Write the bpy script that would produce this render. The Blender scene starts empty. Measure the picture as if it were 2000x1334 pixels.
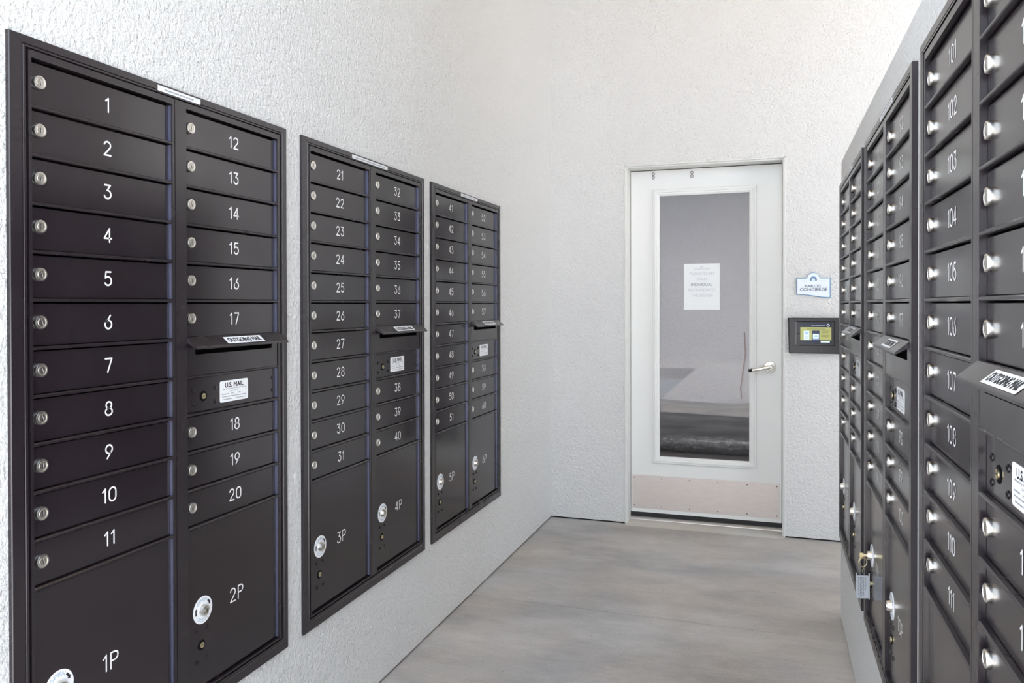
import bpy, bmesh, math, random
from mathutils import Vector, Matrix
random.seed(7)
scn = bpy.context.scene
COL = scn.collection
PI = math.pi

# ------------------------------------------------------------------ camera, world, lights, exposure
CAM_X, CAM_H, F_PX = 1.2803, 1.3174, 1521.51
YAW, PITCH, ROLL, CY = -0.3202946, -0.0074203, -0.0018028, 605.876
cam_data = bpy.data.cameras.new('camera')
cam = bpy.data.objects.new('camera', cam_data)
COL.objects.link(cam)
cam_data.sensor_fit = 'HORIZONTAL'
cam_data.sensor_width = 36.0
cam_data.lens = 36.0 * F_PX / 2000.0
cam_data.shift_y = -(667.0 - CY) / 2000.0
cam_data.clip_start = 0.02
s, c = math.sin(YAW), math.cos(YAW)
fw = Vector((s, c, 0)); rt = Vector((c, -s, 0)); up = Vector((0, 0, 1))
s, c = math.sin(PITCH), math.cos(PITCH)
fw, up = fw * c + up * s, up * c - fw * s
s, c = math.sin(ROLL), math.cos(ROLL)
rt, up = rt * c + up * s, up * c - rt * s
M = Matrix((rt, up, -fw)).transposed().to_4x4()
M.translation = Vector((CAM_X, 0, CAM_H))
cam.matrix_world = M
scn.camera = cam

scn.view_settings.view_transform = 'Standard'
scn.view_settings.look = 'None'
scn.view_settings.gamma = 1
scn.view_settings.use_curve_mapping = False
scn.view_settings.exposure = 0.84

SKY_COLOR = (0.77, 0.87, 1.0, 1)
SKY_STRENGTH = 2.2
world = bpy.data.worlds.new('overcast_sky')
world.use_nodes = True
scn.world = world
world.node_tree.nodes['Background'].inputs['Color'].default_value = SKY_COLOR
world.node_tree.nodes['Background'].inputs['Strength'].default_value = SKY_STRENGTH

def area_light(name, loc, rot, size, size_y, power, color):
    d = bpy.data.lights.new(name, 'AREA'); d.shape = 'RECTANGLE'
    d.size = size; d.size_y = size_y; d.energy = power; d.color = color
    o = bpy.data.objects.new(name, d); COL.objects.link(o)
    o.location = loc; o.rotation_euler = rot
    return o
sun = bpy.data.lights.new('sun', 'SUN'); sun.energy = 21.0; sun.angle = math.radians(1.5); sun.color = (0.97, 0.975, 1.0)
sun_o = bpy.data.objects.new('sun', sun); COL.objects.link(sun_o)
sun_o.rotation_euler = Vector((-0.55, -0.10, -0.83)).to_track_quat('-Z', 'Y').to_euler()   # high from the right, onto the yard at the entrance
# warm fill light added over the passage, and the dim room behind the door
area_light('soffit_light', (1.25, 3.1, 3.8), (0, 0, 0), 1.0, 2.0, 4.0, (1.0, 0.70, 0.40))
area_light('room_light', (0.9, 5.7, 2.5), (0, 0, 0), 1.0, 1.0, 26, (1.0, 0.97, 0.97))

# ------------------------------------------------------------------ measured layout (metres)
W = 1.5514            # distance between the two cabinet fronts
YB = 4.644            # back wall
YEND = 3.527          # far end of the right-hand partition
ZL, ZR = 1.7714, 1.7689   # top of the first compartment row
ROW = 0.0889
BOT = -1.4107         # bottom of the cabinet trim below that
UL = (1.0305, 1.9398, 2.8407)      # left cabinets: near edge
UR = (3.4788, 2.5736, 1.6580)      # right cabinets: far edge
UW = 0.8327
WALL_D = 0.0065; WALL_DR = 0.010        # wall surface behind the cabinet front plane
WALL_H = 3.9
PART_H = 1.911

# ------------------------------------------------------------------ helpers
def material(name, color, rough=0.5, metallic=0.0, spec=0.5, emission=None, estr=0.0):
    m = bpy.data.materials.new(name); m.use_nodes = True
    b = m.node_tree.nodes['Principled BSDF']
    b.inputs['Base Color'].default_value = (*color, 1)
    b.inputs['Roughness'].default_value = rough
    b.inputs['Metallic'].default_value = metallic
    b.inputs['Specular IOR Level'].default_value = spec
    if emission:
        b.inputs['Emission Color'].default_value = (*emission, 1)
        b.inputs['Emission Strength'].default_value = estr
    return m
def nodes_of(m):
    nt = m.node_tree
    return nt, nt.nodes, nt.links, nt.nodes['Principled BSDF']
def noise(nt, scale, detail=4, rough=0.55, coord=None, vscale=None):
    n = nt.nodes.new('ShaderNodeTexNoise')
    n.inputs['Scale'].default_value = scale; n.inputs['Detail'].default_value = detail
    n.inputs['Roughness'].default_value = rough
    if coord is None:
        tc = nt.nodes.new('ShaderNodeNewGeometry'); coord = tc.outputs['Position']
    if vscale:
        mp = nt.nodes.new('ShaderNodeMapping'); mp.inputs['Scale'].default_value = vscale
        nt.links.new(coord, mp.inputs['Vector']); coord = mp.outputs['Vector']
    nt.links.new(coord, n.inputs['Vector'])
    return n
def ramp(nt, src, stops):
    r = nt.nodes.new('ShaderNodeValToRGB'); e = r.color_ramp.elements
    while len(e) < len(stops): e.new(0.5)
    for i, (p, cc) in enumerate(stops):
        e[i].position = p; e[i].color = (*cc, 1) if len(cc) == 3 else cc
    nt.links.new(src, r.inputs['Fac'])
    return r
def bump(nt, height, strength, dist, prev=None):
    b = nt.nodes.new('ShaderNodeBump')
    b.inputs['Strength'].default_value = strength; b.inputs['Distance'].default_value = dist
    nt.links.new(height, b.inputs['Height'])
    if prev: nt.links.new(prev, b.inputs['Normal'])
    return b.outputs['Normal']

def stucco(name, color, dark, strength=1.0):
    m = material(name, color, 0.85, spec=0.25)
    nt, N, L, P = nodes_of(m)
    big = noise(nt, 1.3, 3)
    r = ramp(nt, big.outputs['Fac'], [(0.3, dark), (0.7, color)])
    L.new(r.outputs['Color'], P.inputs['Base Color'])
    a = noise(nt, 100, 6, 0.6)
    a2 = ramp(nt, a.outputs['Fac'], [(0.36, (0, 0, 0)), (0.66, (1, 1, 1))])
    v = nt.nodes.new('ShaderNodeTexVoronoi'); v.inputs['Scale'].default_value = 75
    g = nt.nodes.new('ShaderNodeNewGeometry'); w = noise(nt, 30, 2)
    mx = nt.nodes.new('ShaderNodeMixRGB'); mx.inputs['Fac'].default_value = 0.03
    L.new(g.outputs['Position'], mx.inputs['Color1']); L.new(w.outputs['Color'], mx.inputs['Color2'])
    L.new(mx.outputs['Color'], v.inputs['Vector'])
    n1 = bump(nt, a2.outputs['Color'], 1.0 * strength, 0.0048)
    n2 = bump(nt, v.outputs['Distance'], 0.35 * strength, 0.0016, n1)
    n3 = bump(nt, noise(nt, 48, 3, 0.6).outputs['Fac'], 0.75 * strength, 0.0065, n2)
    L.new(n3, P.inputs['Normal'])
    return m
M_STUCCO = stucco('white_stucco', (0.885, 0.88, 0.865), (0.86, 0.855, 0.84))
M_ROOMWALL = stucco('grey_room_stucco', (0.58, 0.56, 0.57), (0.54, 0.52, 0.53))

M_ADDED_CEIL = material('beige_soffit_paint', (0.40, 0.36, 0.31), 0.8)  # dark colour for the added ceiling, cuts bounce onto the upper walls
def concrete(name, c0, c1, c2):
    m = material(name, c1, 0.62, spec=0.35)
    nt, N, L, P = nodes_of(m)
    blot = noise(nt, 1.6, 6, 0.62, vscale=(0.9, 1.7, 1))
    r = ramp(nt, blot.outputs['Fac'], [(0.30, c0), (0.50, c1), (0.72, c2)])
    streak = noise(nt, 13, 6, 0.65, vscale=(1.0, 3.2, 1))
    fine = noise(nt, 170, 4, 0.75)
    mx = nt.nodes.new('ShaderNodeMixRGB'); mx.blend_type = 'OVERLAY'; mx.inputs['Fac'].default_value = 0.14
    L.new(r.outputs['Color'], mx.inputs['Color1']); L.new(streak.outputs['Fac'], mx.inputs['Color2'])
    mx2 = nt.nodes.new('ShaderNodeMixRGB'); mx2.blend_type = 'OVERLAY'; mx2.inputs['Fac'].default_value = 0.4
    L.new(mx.outputs['Color'], mx2.inputs['Color1']); L.new(fine.outputs['Fac'], mx2.inputs['Color2'])
    tn = ramp(nt, noise(nt, 1.2, 3).outputs['Fac'], [(0.38, (0.95, 0.97, 1.0)), (0.62, (1.0, 0.955, 0.90))])
    mt = nt.nodes.new('ShaderNodeMixRGB'); mt.blend_type = 'MULTIPLY'; mt.inputs['Fac'].default_value = 1
    L.new(mx2.outputs['Color'], mt.inputs['Color1']); L.new(tn.outputs['Color'], mt.inputs['Color2']); mx2 = mt
    # small dark pits
    pit = nt.nodes.new('ShaderNodeTexVoronoi'); pit.inputs['Scale'].default_value = 9
    g = nt.nodes.new('ShaderNodeNewGeometry'); L.new(g.outputs['Position'], pit.inputs['Vector'])
    pr = ramp(nt, pit.outputs['Distance'], [(0.018, (0.35, 0.35, 0.35)), (0.035, (1, 1, 1))])
    mx3 = nt.nodes.new('ShaderNodeMixRGB'); mx3.blend_type = 'MULTIPLY'; mx3.inputs['Fac'].default_value = 0.8
    L.new(mx2.outputs['Color'], mx3.inputs['Color1']); L.new(pr.outputs['Color'], mx3.inputs['Color2'])
    L.new(mx3.outputs['Color'], P.inputs['Base Color'])
    L.new(bump(nt, streak.outputs['Fac'], 0.05, 0.001), P.inputs['Normal'])
    return m
M_CONC = concrete('grey_concrete', (0.31, 0.295, 0.285), (0.43, 0.412, 0.395), (0.56, 0.535, 0.505))
M_SILL = concrete('pale_sill_concrete', (0.46, 0.45, 0.43), (0.55, 0.54, 0.515), (0.62, 0.61, 0.58))

def powder(name, color, rough):
    m = material(name, color, rough, spec=0.7)
    nt, N, L, P = nodes_of(m)
    n = noise(nt, 700, 2, 0.6)
    r = ramp(nt, n.outputs['Fac'], [(0.3, tuple(x * 0.86 for x in color)), (0.7, tuple(x * 1.15 for x in color))])
    # sparse pale scuffs
    sp = noise(nt, 170, 2, 0.5)
    sr = ramp(nt, sp.outputs['Fac'], [(0.80, (0, 0, 0)), (0.84, (0.2, 0.2, 0.2))])
    mx = nt.nodes.new('ShaderNodeMixRGB'); mx.blend_type = 'ADD'; mx.inputs['Fac'].default_value = 1
    L.new(r.outputs['Color'], mx.inputs['Color1']); L.new(sr.outputs['Color'], mx.inputs['Color2'])
    L.new(mx.outputs['Color'], P.inputs['Base Color'])
    rr = ramp(nt, noise(nt, 7, 3).outputs['Fac'], [(0.3, (rough * 0.85,) * 3), (0.7, (rough * 1.2,) * 3)])
    L.new(rr.outputs['Color'], P.inputs['Roughness'])
    L.new(bump(nt, n.outputs['Fac'], 0.05, 0.0002), P.inputs['Normal'])
    return m
M_BRONZE = powder('dark_bronze_powder_coat', (0.0165, 0.0122, 0.0155), 0.25)
M_DOOR = powder('dark_bronze_door', (0.0165, 0.0118, 0.0150), 0.18)
M_BLACK = material('black_void', (0.004, 0.004, 0.005), 0.8, spec=0.1)
M_RUBBER = material('black_rubber', (0.012, 0.011, 0.012), 0.6)
M_NICKEL = material('satin_nickel', (0.78, 0.755, 0.71), 0.30, 1.0)
M_BOLTRING = material('dull_bolt_ring', (0.12, 0.12, 0.12), 0.4, 0.4)
M_NICKEL2 = material('satin_nickel_plug', (0.62, 0.58, 0.53), 0.32, 1.0)
M_RIVET = material('black_rivet', (0.010, 0.009, 0.011), 0.22)
M_BRASS = material('worn_brass', (0.72, 0.62, 0.38), 0.32, 1.0)
M_HINGE = material('grey_hinge_metal', (0.17, 0.18, 0.27), 0.34, 0.7)  # blue cast in the colour stands for daylight reflected in the strip
M_SLOTDARK = material('dark_keyway', (0.05, 0.045, 0.04), 0.5, 0.5)
M_NUM = material('engraved_white', (0.83, 0.82, 0.82), 0.5)
M_LABEL = material('white_label', (0.88, 0.89, 0.91), 0.45)
M_STICKER = material('frosted_white_sticker', (0.74, 0.75, 0.78), 0.4)
M_INK = material('black_ink', (0.02, 0.02, 0.024), 0.5)
M_GREYINK = material('grey_ink', (0.30, 0.31, 0.34), 0.5)
M_FAINTINK = material('faint_grey_ink', (0.63, 0.65, 0.68), 0.6)
M_MIDINK = material('mid_grey_ink', (0.36, 0.38, 0.41), 0.6)
M_BLUEINK = material('blue_grey_ink', (0.42, 0.52, 0.62), 0.5)
M_PAINT = material('white_door_paint', (0.79, 0.79, 0.77), 0.42)
M_FRAMEPAINT = material('white_frame_paint', (0.70, 0.70, 0.67), 0.5)
M_PLATE = None
def brushed(name, color, rough, vs):
    m = material(name, color, rough, 0.75)
    nt, N, L, P = nodes_of(m)
    n = noise(nt, 60, 4, 0.6, vscale=vs)
    r = ramp(nt, n.outputs['Fac'], [(0.3, tuple(x * 0.92 for x in color)), (0.7, tuple(min(1, x * 1.06) for x in color))])
    L.new(r.outputs['Color'], P.inputs['Base Color'])
    L.new(bump(nt, n.outputs['Fac'], 0.05, 0.001), P.inputs['Normal'])
    return m
M_PLATE = brushed('brushed_steel', (0.66, 0.60, 0.565), 0.42, (0.3, 1, 8))
M_ALU = brushed('aluminium', (0.62, 0.60, 0.58), 0.35, (0.3, 1, 6))

def glass_mat(name, tint, base_refl):
    m = bpy.data.materials.new(name); m.use_nodes = True
    nt = m.node_tree; nt.nodes.clear()
    out = nt.nodes.new('ShaderNodeOutputMaterial'); mix = nt.nodes.new('ShaderNodeMixShader')
    tr = nt.nodes.new('ShaderNodeBsdfTransparent'); gl = nt.nodes.new('ShaderNodeBsdfGlossy')
    tr.inputs['Color'].default_value = (*tint, 1); gl.inputs['Roughness'].default_value = 0.01
    gl.inputs['Color'].default_value = (1, 1, 1, 1)
    lw = nt.nodes.new('ShaderNodeFresnel'); lw.inputs['IOR'].default_value = base_refl
    nt.links.new(lw.outputs['Fac'], mix.inputs['Fac'])
    nt.links.new(tr.outputs['BSDF'], mix.inputs[1]); nt.links.new(gl.outputs['BSDF'], mix.inputs[2])
    nt.links.new(mix.outputs['Shader'], out.inputs['Surface'])
    return m
M_GLASS = glass_mat('door_glass', (0.92, 0.93, 0.94), 1.33)
M_ACRYLIC = glass_mat('clear_acrylic', (0.93, 0.95, 0.97), 1.5)

class MB:
    """collects boxes, prisms, lathes and flat shapes into one mesh with material slots"""
    def __init__(self):
        self.v = []; self.f = []; self.mi = []; self.mats = []; self.sm = []
    def slot(self, m):
        if m not in self.mats: self.mats.append(m)
        return self.mats.index(m)
    def add(self, vs, fs, m, smooth=False):
        b = len(self.v); k = self.slot(m)
        self.v += [tuple(p) for p in vs]
        for f in fs:
            self.f.append([b + i for i in f]); self.mi.append(k); self.sm.append(smooth)
    def box(self, x0, x1, y0, y1, z0, z1, m, ch=0.0):
        if x0 > x1: x0, x1 = x1, x0
        if y0 > y1: y0, y1 = y1, y0
        if z0 > z1: z0, z1 = z1, z0
        if ch <= 0:
            vs = [(x, y, z) for x in (x0, x1) for y in (y0, y1) for z in (z0, z1)]
            fs = [(0, 1, 3, 2), (4, 6, 7, 5), (0, 4, 5, 1), (2, 3, 7, 6), (0, 2, 6, 4), (1, 5, 7, 3)]
            self.add(vs, fs, m); return
        # chamfer the front (-y) perimeter only: loops back, front-outer, front-inner
        def loop(i, y): return [(x0 + i, y, z0 + i), (x1 - i, y, z0 + i), (x1 - i, y, z1 - i), (x0 + i, y, z1 - i)]
        vs = loop(0, y1) + loop(0, y0 + ch) + loop(ch, y0)
        fs = [(3, 2, 1, 0), (8, 9, 10, 11)]
        for a in (0, 4):
            for i in range(4):
                j = (i + 1) % 4; fs.append((a + i, a + j, a + 4 + j, a + 4 + i))
        self.add(vs, fs, m)
    def lathe(self, cx, y0, cz, prof, m, n=24, smooth=True):
        """prof: (radius, distance out of the face); axis along -y"""
        vs = []; fs = []
        for r, h in prof:
            for i in range(n):
                a = 2 * PI * i / n
                vs.append((cx + r * math.cos(a), y0 - h, cz + r * math.sin(a)))
        k = len(prof)
        for j in range(k - 1):
            for i in range(n):
                i2 = (i + 1) % n
                fs.append((j * n + i, j * n + i2, (j + 1) * n + i2, (j + 1) * n + i))
        self.add(vs, fs, m, smooth)
        self.add(vs[(k - 1) * n:], [tuple(range(n))], m)
    def tube(self, pts, r, m, n=8, closed=False):
        pts = [Vector(p) for p in pts]; K = len(pts); vs = []; fs = []
        ref = Vector((0.13, 0.21, 0.97)).normalized()
        for i, p in enumerate(pts):
            a = pts[(i - 1) % K] if (closed or i > 0) else p
            b = pts[(i + 1) % K] if (closed or i < K - 1) else p
            t = (b - a).normalized(); s1 = t.cross(ref)
            if s1.length < 1e-3: s1 = t.cross(Vector((1, 0, 0)))
            s1.normalize(); s2 = t.cross(s1)
            rr = r[i] if isinstance(r, (list, tuple)) else r
            for k in range(n):
                an = 2 * PI * k / n
                vs.append(p + rr * (math.cos(an) * s1 + math.sin(an) * s2))
        for i in range(K if closed else K - 1):
            j = (i + 1) % K
            for k in range(n):
                k2 = (k + 1) % n
                fs.append((i * n + k, i * n + k2, j * n + k2, j * n + k))
        if not closed: fs += [tuple(range(n - 1, -1, -1)), tuple((K - 1) * n + k for k in range(n))]
        self.add(vs, fs, m, True)
    def plate(self, outline, y0, y1, m):
        """outline in (x, z) counter-clockwise seen from -y, extruded y0(front)..y1"""
        n = len(outline)
        vs = [(x, y0, z) for x, z in outline] + [(x, y1, z) for x, z in outline]
        fs = [tuple(range(n)), tuple(range(2 * n - 1, n - 1, -1))]
        for i in range(n):
            j = (i + 1) % n; fs.append((i, n + i, n + j, j))
        self.add(vs, fs, m)
    def extrude_yz(self, prof, x0, x1, m):
        """closed (y, z) outline extruded along x"""
        n = len(prof)
        vs = [(x0, y, z) for y, z in prof] + [(x1, y, z) for y, z in prof]
        fs = [tuple(range(n)), tuple(range(2 * n - 1, n - 1, -1))]
        for i in range(n):
            j = (i + 1) % n; fs.append((i, n + i, n + j, j))
        self.add(vs, fs, m)
    def mesh(self, name):
        me = bpy.data.meshes.new(name)
        me.from_pydata(self.v, [], self.f)
        for m in self.mats: me.materials.append(m)
        me.polygons.foreach_set('material_index', self.mi)
        me.polygons.foreach_set('use_smooth', self.sm)
        me.update()
        bm = bmesh.new(); bm.from_mesh(me)
        bmesh.ops.recalc_face_normals(bm, faces=bm.faces[:])
        for e in bm.edges:
            if len(e.link_faces) == 2 and e.link_faces[0].normal.angle(e.link_faces[1].normal, 0) > 0.55: e.smooth = False
        bm.to_mesh(me); bm.free()
        return me
def link(name, me, parent=None, loc=None):
    o = bpy.data.objects.new(name, me); COL.objects.link(o)
    if parent: o.parent = parent
    if loc: o.location = loc
    return o
def empty(name, loc, rz=0, parent=None):
    o = bpy.data.objects.new(name, None); COL.objects.link(o); o.empty_display_size = 0.1
    o.location = loc; o.rotation_euler = (0, 0, rz)
    if parent: o.parent = parent
    return o
def tag(o, label, cat, group=None):
    o['label'] = label; o['category'] = cat
    if group: o['group'] = group
    return o
def struct(o):
    o['kind'] = 'structure'; return o

# ---- stroke digits (single line engraving)
def arc(cx, cy, rx, ry, a0, a1, n=10):
    return [(cx + rx * math.cos(math.radians(a0 + (a1 - a0) * i / n)), cy + ry * math.sin(math.radians(a0 + (a1 - a0) * i / n))) for i in range(n + 1)]
GL = {
 '0': (0.62, [arc(.31, .70, .31, .30, 0, 180) + arc(.31, .30, .31, .30, 180, 360) + [(.62, .70)]]),
 '1': (0.26, [[(0, .80), (.10, .86), (.24, 1.0), (.24, 0)]]),
 '2': (0.62, [arc(.31, .72, .29, .28, 165, -35, 12) + [(.02, 0), (.62, 0)]]),
 '3': (0.62, [[(.04, 1.0), (.56, 1.0), (.27, .61)] + arc(.30, .31, .31, .31, 80, -160, 14)]),
 '4': (0.66, [[(.48, 0), (.48, 1.0), (0, .27), (.66, .27)]]),
 '5': (0.62, [[(.55, 1.0), (.12, 1.0), (.06, .55)] + arc(.30, .32, .31, .32, 120, -150, 14)]),
 '6': (0.62, [[(.50, .98), (.24, .62)] + arc(.31, .31, .30, .31, 140, 140 - 360, 18)]),
 '7': (0.60, [[(0, 1.0), (.60, 1.0), (.22, 0)]]),
 '8': (0.62, [arc(.31, .76, .25, .24, 0, 360, 16), arc(.31, .27, .31, .27, 0, 360, 16)]),
 '9': (0.62, [arc(.31, .69, .30, .31, -40, -40 - 360, 18), [(.60, .62), (.14, .02)]]),
 'P': (0.56, [[(0, 0), (0, 1.0), (.30, 1.0)] + arc(.30, .74, .26, .26, 90, -90, 8) + [(0, .48)]]),
}
def ribbon(mb, pts, w, y, m):
    n = len(pts); L = []; R = []
    for i, (x, z) in enumerate(pts):
        a = pts[max(0, i - 1)]; b = pts[min(n - 1, i + 1)]
        d0 = Vector((x - a[0], z - a[1])); d1 = Vector((b[0] - x, b[1] - z))
        if d0.length < 1e-9: d0 = d1
        if d1.length < 1e-9: d1 = d0
        d0.normalize(); d1.normalize()
        if d0.dot(d1) < 0.5 and 0 < i < n - 1:     # sharp corner: break with a disc
            ribbon(mb, pts[:i + 1], w, y, m); ribbon(mb, pts[i:], w, y, m); return
        t = (d0 + d1).normalized(); nx, nz = -t.y, t.x
        k = w / 2 / max(0.5, t.dot(d1))
        L.append((x + nx * k, y, z + nz * k)); R.append((x - nx * k, y, z - nz * k))
    mb.add(L + R, [(i, i + 1, n + i + 1, n + i) for i in range(n - 1)], m)
    for e, (x, z) in enumerate((pts[0], pts[-1])):
        yy = y - 0.00003 * (e + 1)
        mb.add([(x + w / 2 * math.cos(2 * PI * q / 10), yy, z + w / 2 * math.sin(2 * PI * q / 10)) for q in range(10)], [tuple(range(10))], m)
def number_mesh(txt, h, stroke, m):
    gap = 0.34
    wd = [GL[ch][0] for ch in txt]
    total = sum(wd) + gap * (len(txt) - 1)
    mb = MB(); x = -total / 2 * h
    for ch, w_ in zip(txt, wd):
        for st in GL[ch][1]:
            ribbon(mb, [(x + px * h, (pz - .5) * h) for px, pz in st], stroke, 0, m)
        x += (w_ + gap) * h
    return mb.mesh('number')

# ---- lettering from Blender's built-in typeface, as flat geometry facing -y
_tc = {}
def glyphs(txt):
    if txt in _tc: return _tc[txt]
    cu = bpy.data.curves.new('lettering', 'FONT'); cu.body = txt; cu.resolution_u = 3
    o = bpy.data.objects.new('lettering', cu); COL.objects.link(o)
    dg = bpy.context.evaluated_depsgraph_get(); dg.update()
    me = o.evaluated_get(dg).to_mesh()
    vs = [(v.co.x, v.co.y) for v in me.vertices]; fs = [tuple(p.vertices) for p in me.polygons]
    o.evaluated_get(dg).to_mesh_clear()
    bpy.data.objects.remove(o); bpy.data.curves.remove(cu)
    _tc[txt] = (vs, fs); return vs, fs
def text(mb, txt, cx, cz, w, h, y, m, ang=0.0, bold=0.0):
    vs, fs = glyphs(txt)
    x0 = min(v[0] for v in vs); x1 = max(v[0] for v in vs); z0 = min(v[1] for v in vs); z1 = max(v[1] for v in vs)
    sx = w / (x1 - x0); sz = h / (z1 - z0)
    ca, sa = math.cos(ang), math.sin(ang)
    for k, (bx, bz) in enumerate([(0, 0)] if bold == 0 else [(-bold, 0), (bold, 0), (0, bold), (0, -bold)]):
        out = []
        for x, z in vs:
            a = (x - (x0 + x1) / 2) * sx + bx; b = (z - (z0 + z1) / 2) * sz + bz
            out.append((cx + a * ca - b * sa, y - k * 0.00003, cz + a * sa + b * ca))
        mb.add(out, fs, m)
def dashes(mb, x0, x1, z, h, y, m, rnd, lo=0.004, hi=0.012):
    x = x0
    while x < x1 - lo * 0.5:
        l = min(rnd.uniform(lo, hi), x1 - x)
        mb.add([(x, y, z - h / 2), (x + l, y, z - h / 2), (x + l, y, z + h / 2), (x, y, z + h / 2)], [(0, 1, 2, 3)], m)
        x += l + lo * 0.45

# ------------------------------------------------------------------ the setting
def wall_with_holes(name, x0, x1, ya, yb, ztop, holes, m):
    """slab between x0..x1 along y, with rectangular openings (y0, y1, z0, z1); base lifted over a dark setback"""
    mb = MB(); ys = sorted({ya, yb} | {h[0] for h in holes} | {h[1] for h in holes})
    zb = 0.009
    for a, b in zip(ys[:-1], ys[1:]):
        h = next((h for h in holes if h[0] <= a + 1e-6 and h[1] >= b - 1e-6), None)
        if h:
            mb.box(x0, x1, a, b, zb, h[2], m); mb.box(x0, x1, a, b, h[3], ztop, m)
        else:
            mb.box(x0, x1, a, b, zb, ztop, m)
    o = link(name, mb.mesh(name)); struct(o); return o
EDGE = 0.022
def holes(wall):
    r = []
    for i in range(3):
        if wall == 'L': r.append((UL[i] + EDGE, UL[i] + UW - EDGE, ZL + BOT + EDGE, ZL + 0.0352 - 0.012))
        else: r.append((UR[i] - UW + EDGE, UR[i] - EDGE, ZR + BOT + EDGE, ZR + 0.0352 - 0.012))
    return sorted(r)
NEAR = 0.40
wall_left = wall_with_holes('wall_left', -WALL_D - 0.16, -WALL_D, NEAR, YB + 0.2, WALL_H, holes('L'), M_STUCCO)
wall_right = wall_with_holes('wall_right', W + WALL_DR, W + WALL_DR + 0.36, NEAR, YEND, PART_H, holes('R'), M_STUCCO)

DX0, DX1, DZ = 0.452, 1.360, 2.1465      # door opening in the back wall
mb = MB()
for a, b, z0, z1 in ((-WALL_D, DX0, 0.009, WALL_H), (DX1, 5.5, 0.009, WALL_H), (DX0, DX1, DZ, WALL_H)):
    mb.box(a, b, YB, YB + 0.2, z0, z1, M_STUCCO)
wall_back = struct(link('wall_back', mb.mesh('wall_back')))
mb = MB()
mb.box(-WALL_D - 0.15, -WALL_D - 0.012, NEAR, YB, 0.0, 0.009, M_BLACK)
mb.box(-WALL_D, DX0 - 0.004, YB + 0.012, YB + 0.19, 0.0, 0.009, M_BLACK)
mb.box(DX1 + 0.004, 5.5, YB + 0.012, YB + 0.19, 0.0, 0.009, M_BLACK)
mb.box(W + WALL_DR + 0.012, W + WALL_DR + 0.35, NEAR, YEND - 0.012, 0.0, 0.009, M_BLACK)
struct(link('trim_1', mb.mesh('trim_1')))

mb = MB(); mb.box(-WALL_D - 0.16, 5.2, 0.85, YB + 0.2, WALL_H, WALL_H + 0.15, M_ADDED_CEIL)
struct(link('ceiling_passage', mb.mesh('ceiling_passage')))  # unseen ceiling, added to limit daylight from above
mb = MB(); mb.box(-40, 40, -40, -7.0, -.25, -.02, M_CONC); mb.box(6.0, 40, -7.0, 40, -.25, -.02, M_CONC)
struct(link('ground', mb.mesh('ground')))  # unseen ground, added to bounce sunlight into the passage
mb = MB(); mb.box(-14, 14, -9.4, -9, -.02, 4.2, M_STUCCO)
struct(link('wall_opposite', mb.mesh('wall_opposite')))  # unseen wall, added to throw low daylight back at the entrance
mb = MB(); mb.box(2.45, 2.6, 0.4, 3.8, -0.01, WALL_H, M_STUCCO)
struct(link('wall_right_outer', mb.mesh('wall_right_outer')))  # unseen wall, added to hold back sky light over the partition
floor = struct(empty('floor', (0, 0, 0)))
mb = MB(); mb.box(-0.2, 6.0, -7, 8.2, -0.25, -0.03, M_CONC)
link('subbase', mb.mesh('subbase'), floor)
def slab(x0, x1, y0, y1, y0b, y1b):
    """slab with the two joint edges slightly skewed; arrised edges"""
    mb = MB(); a = 0.0025
    top = [(x0, y0 + a, 0), (x1, y0b + a, 0), (x1, y1b - a, 0), (x0, y1 - a, 0)]
    mid = [(x0, y0, -a), (x1, y0b, -a), (x1, y1b, -a), (x0, y1, -a)]
    bot = [(p[0], p[1], -0.06) for p in mid]
    mb.add(top + mid + bot, [(0, 1, 2, 3), (0, 4, 5, 1), (1, 5, 6, 2), (2, 6, 7, 3), (3, 7, 4, 0), (4, 8, 9, 5), (5, 9, 10, 6), (6, 10, 11, 7), (7, 11, 8, 4), (8, 11, 10, 9)], M_CONC)
    link('concrete_slab', mb.mesh('concrete_slab'), floor)
J0, J1 = 3.2935, 3.2690     # joint at x = 0 and x = 3.1
slab(-0.16, 3.1, J0 + 0.0032, YB + 0.2, J1 + 0.0032, YB + 0.2)
slab(-0.16, 3.1, 0.9, J0 - 0.0032, 0.88, J1 - 0.0032)
slab(-0.16, 3.1, -1.5, 0.896, -1.52, 0.876)
slab(-0.16, 3.1, -7.0, -1.504, -7.0, -1.524)
slab(3.104, 6.0, -7.0, YB + 0.2, -7.0, YB + 0.2)

# ------------------------------------------------------------------ door_1 in the back wall
door = struct(empty('door_1', ((DX0 + DX1) / 2, YB + 0.12, 0)))
DCX, DCY = (DX0 + DX1) / 2, YB + 0.12
def dpart(name, mb, parent=None):
    me = mb.mesh(name)
    me.transform(Matrix.Translation((-DCX, -DCY, 0)))
    return link(name, me, parent or door)
FY = DCY   # door face plane
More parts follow.
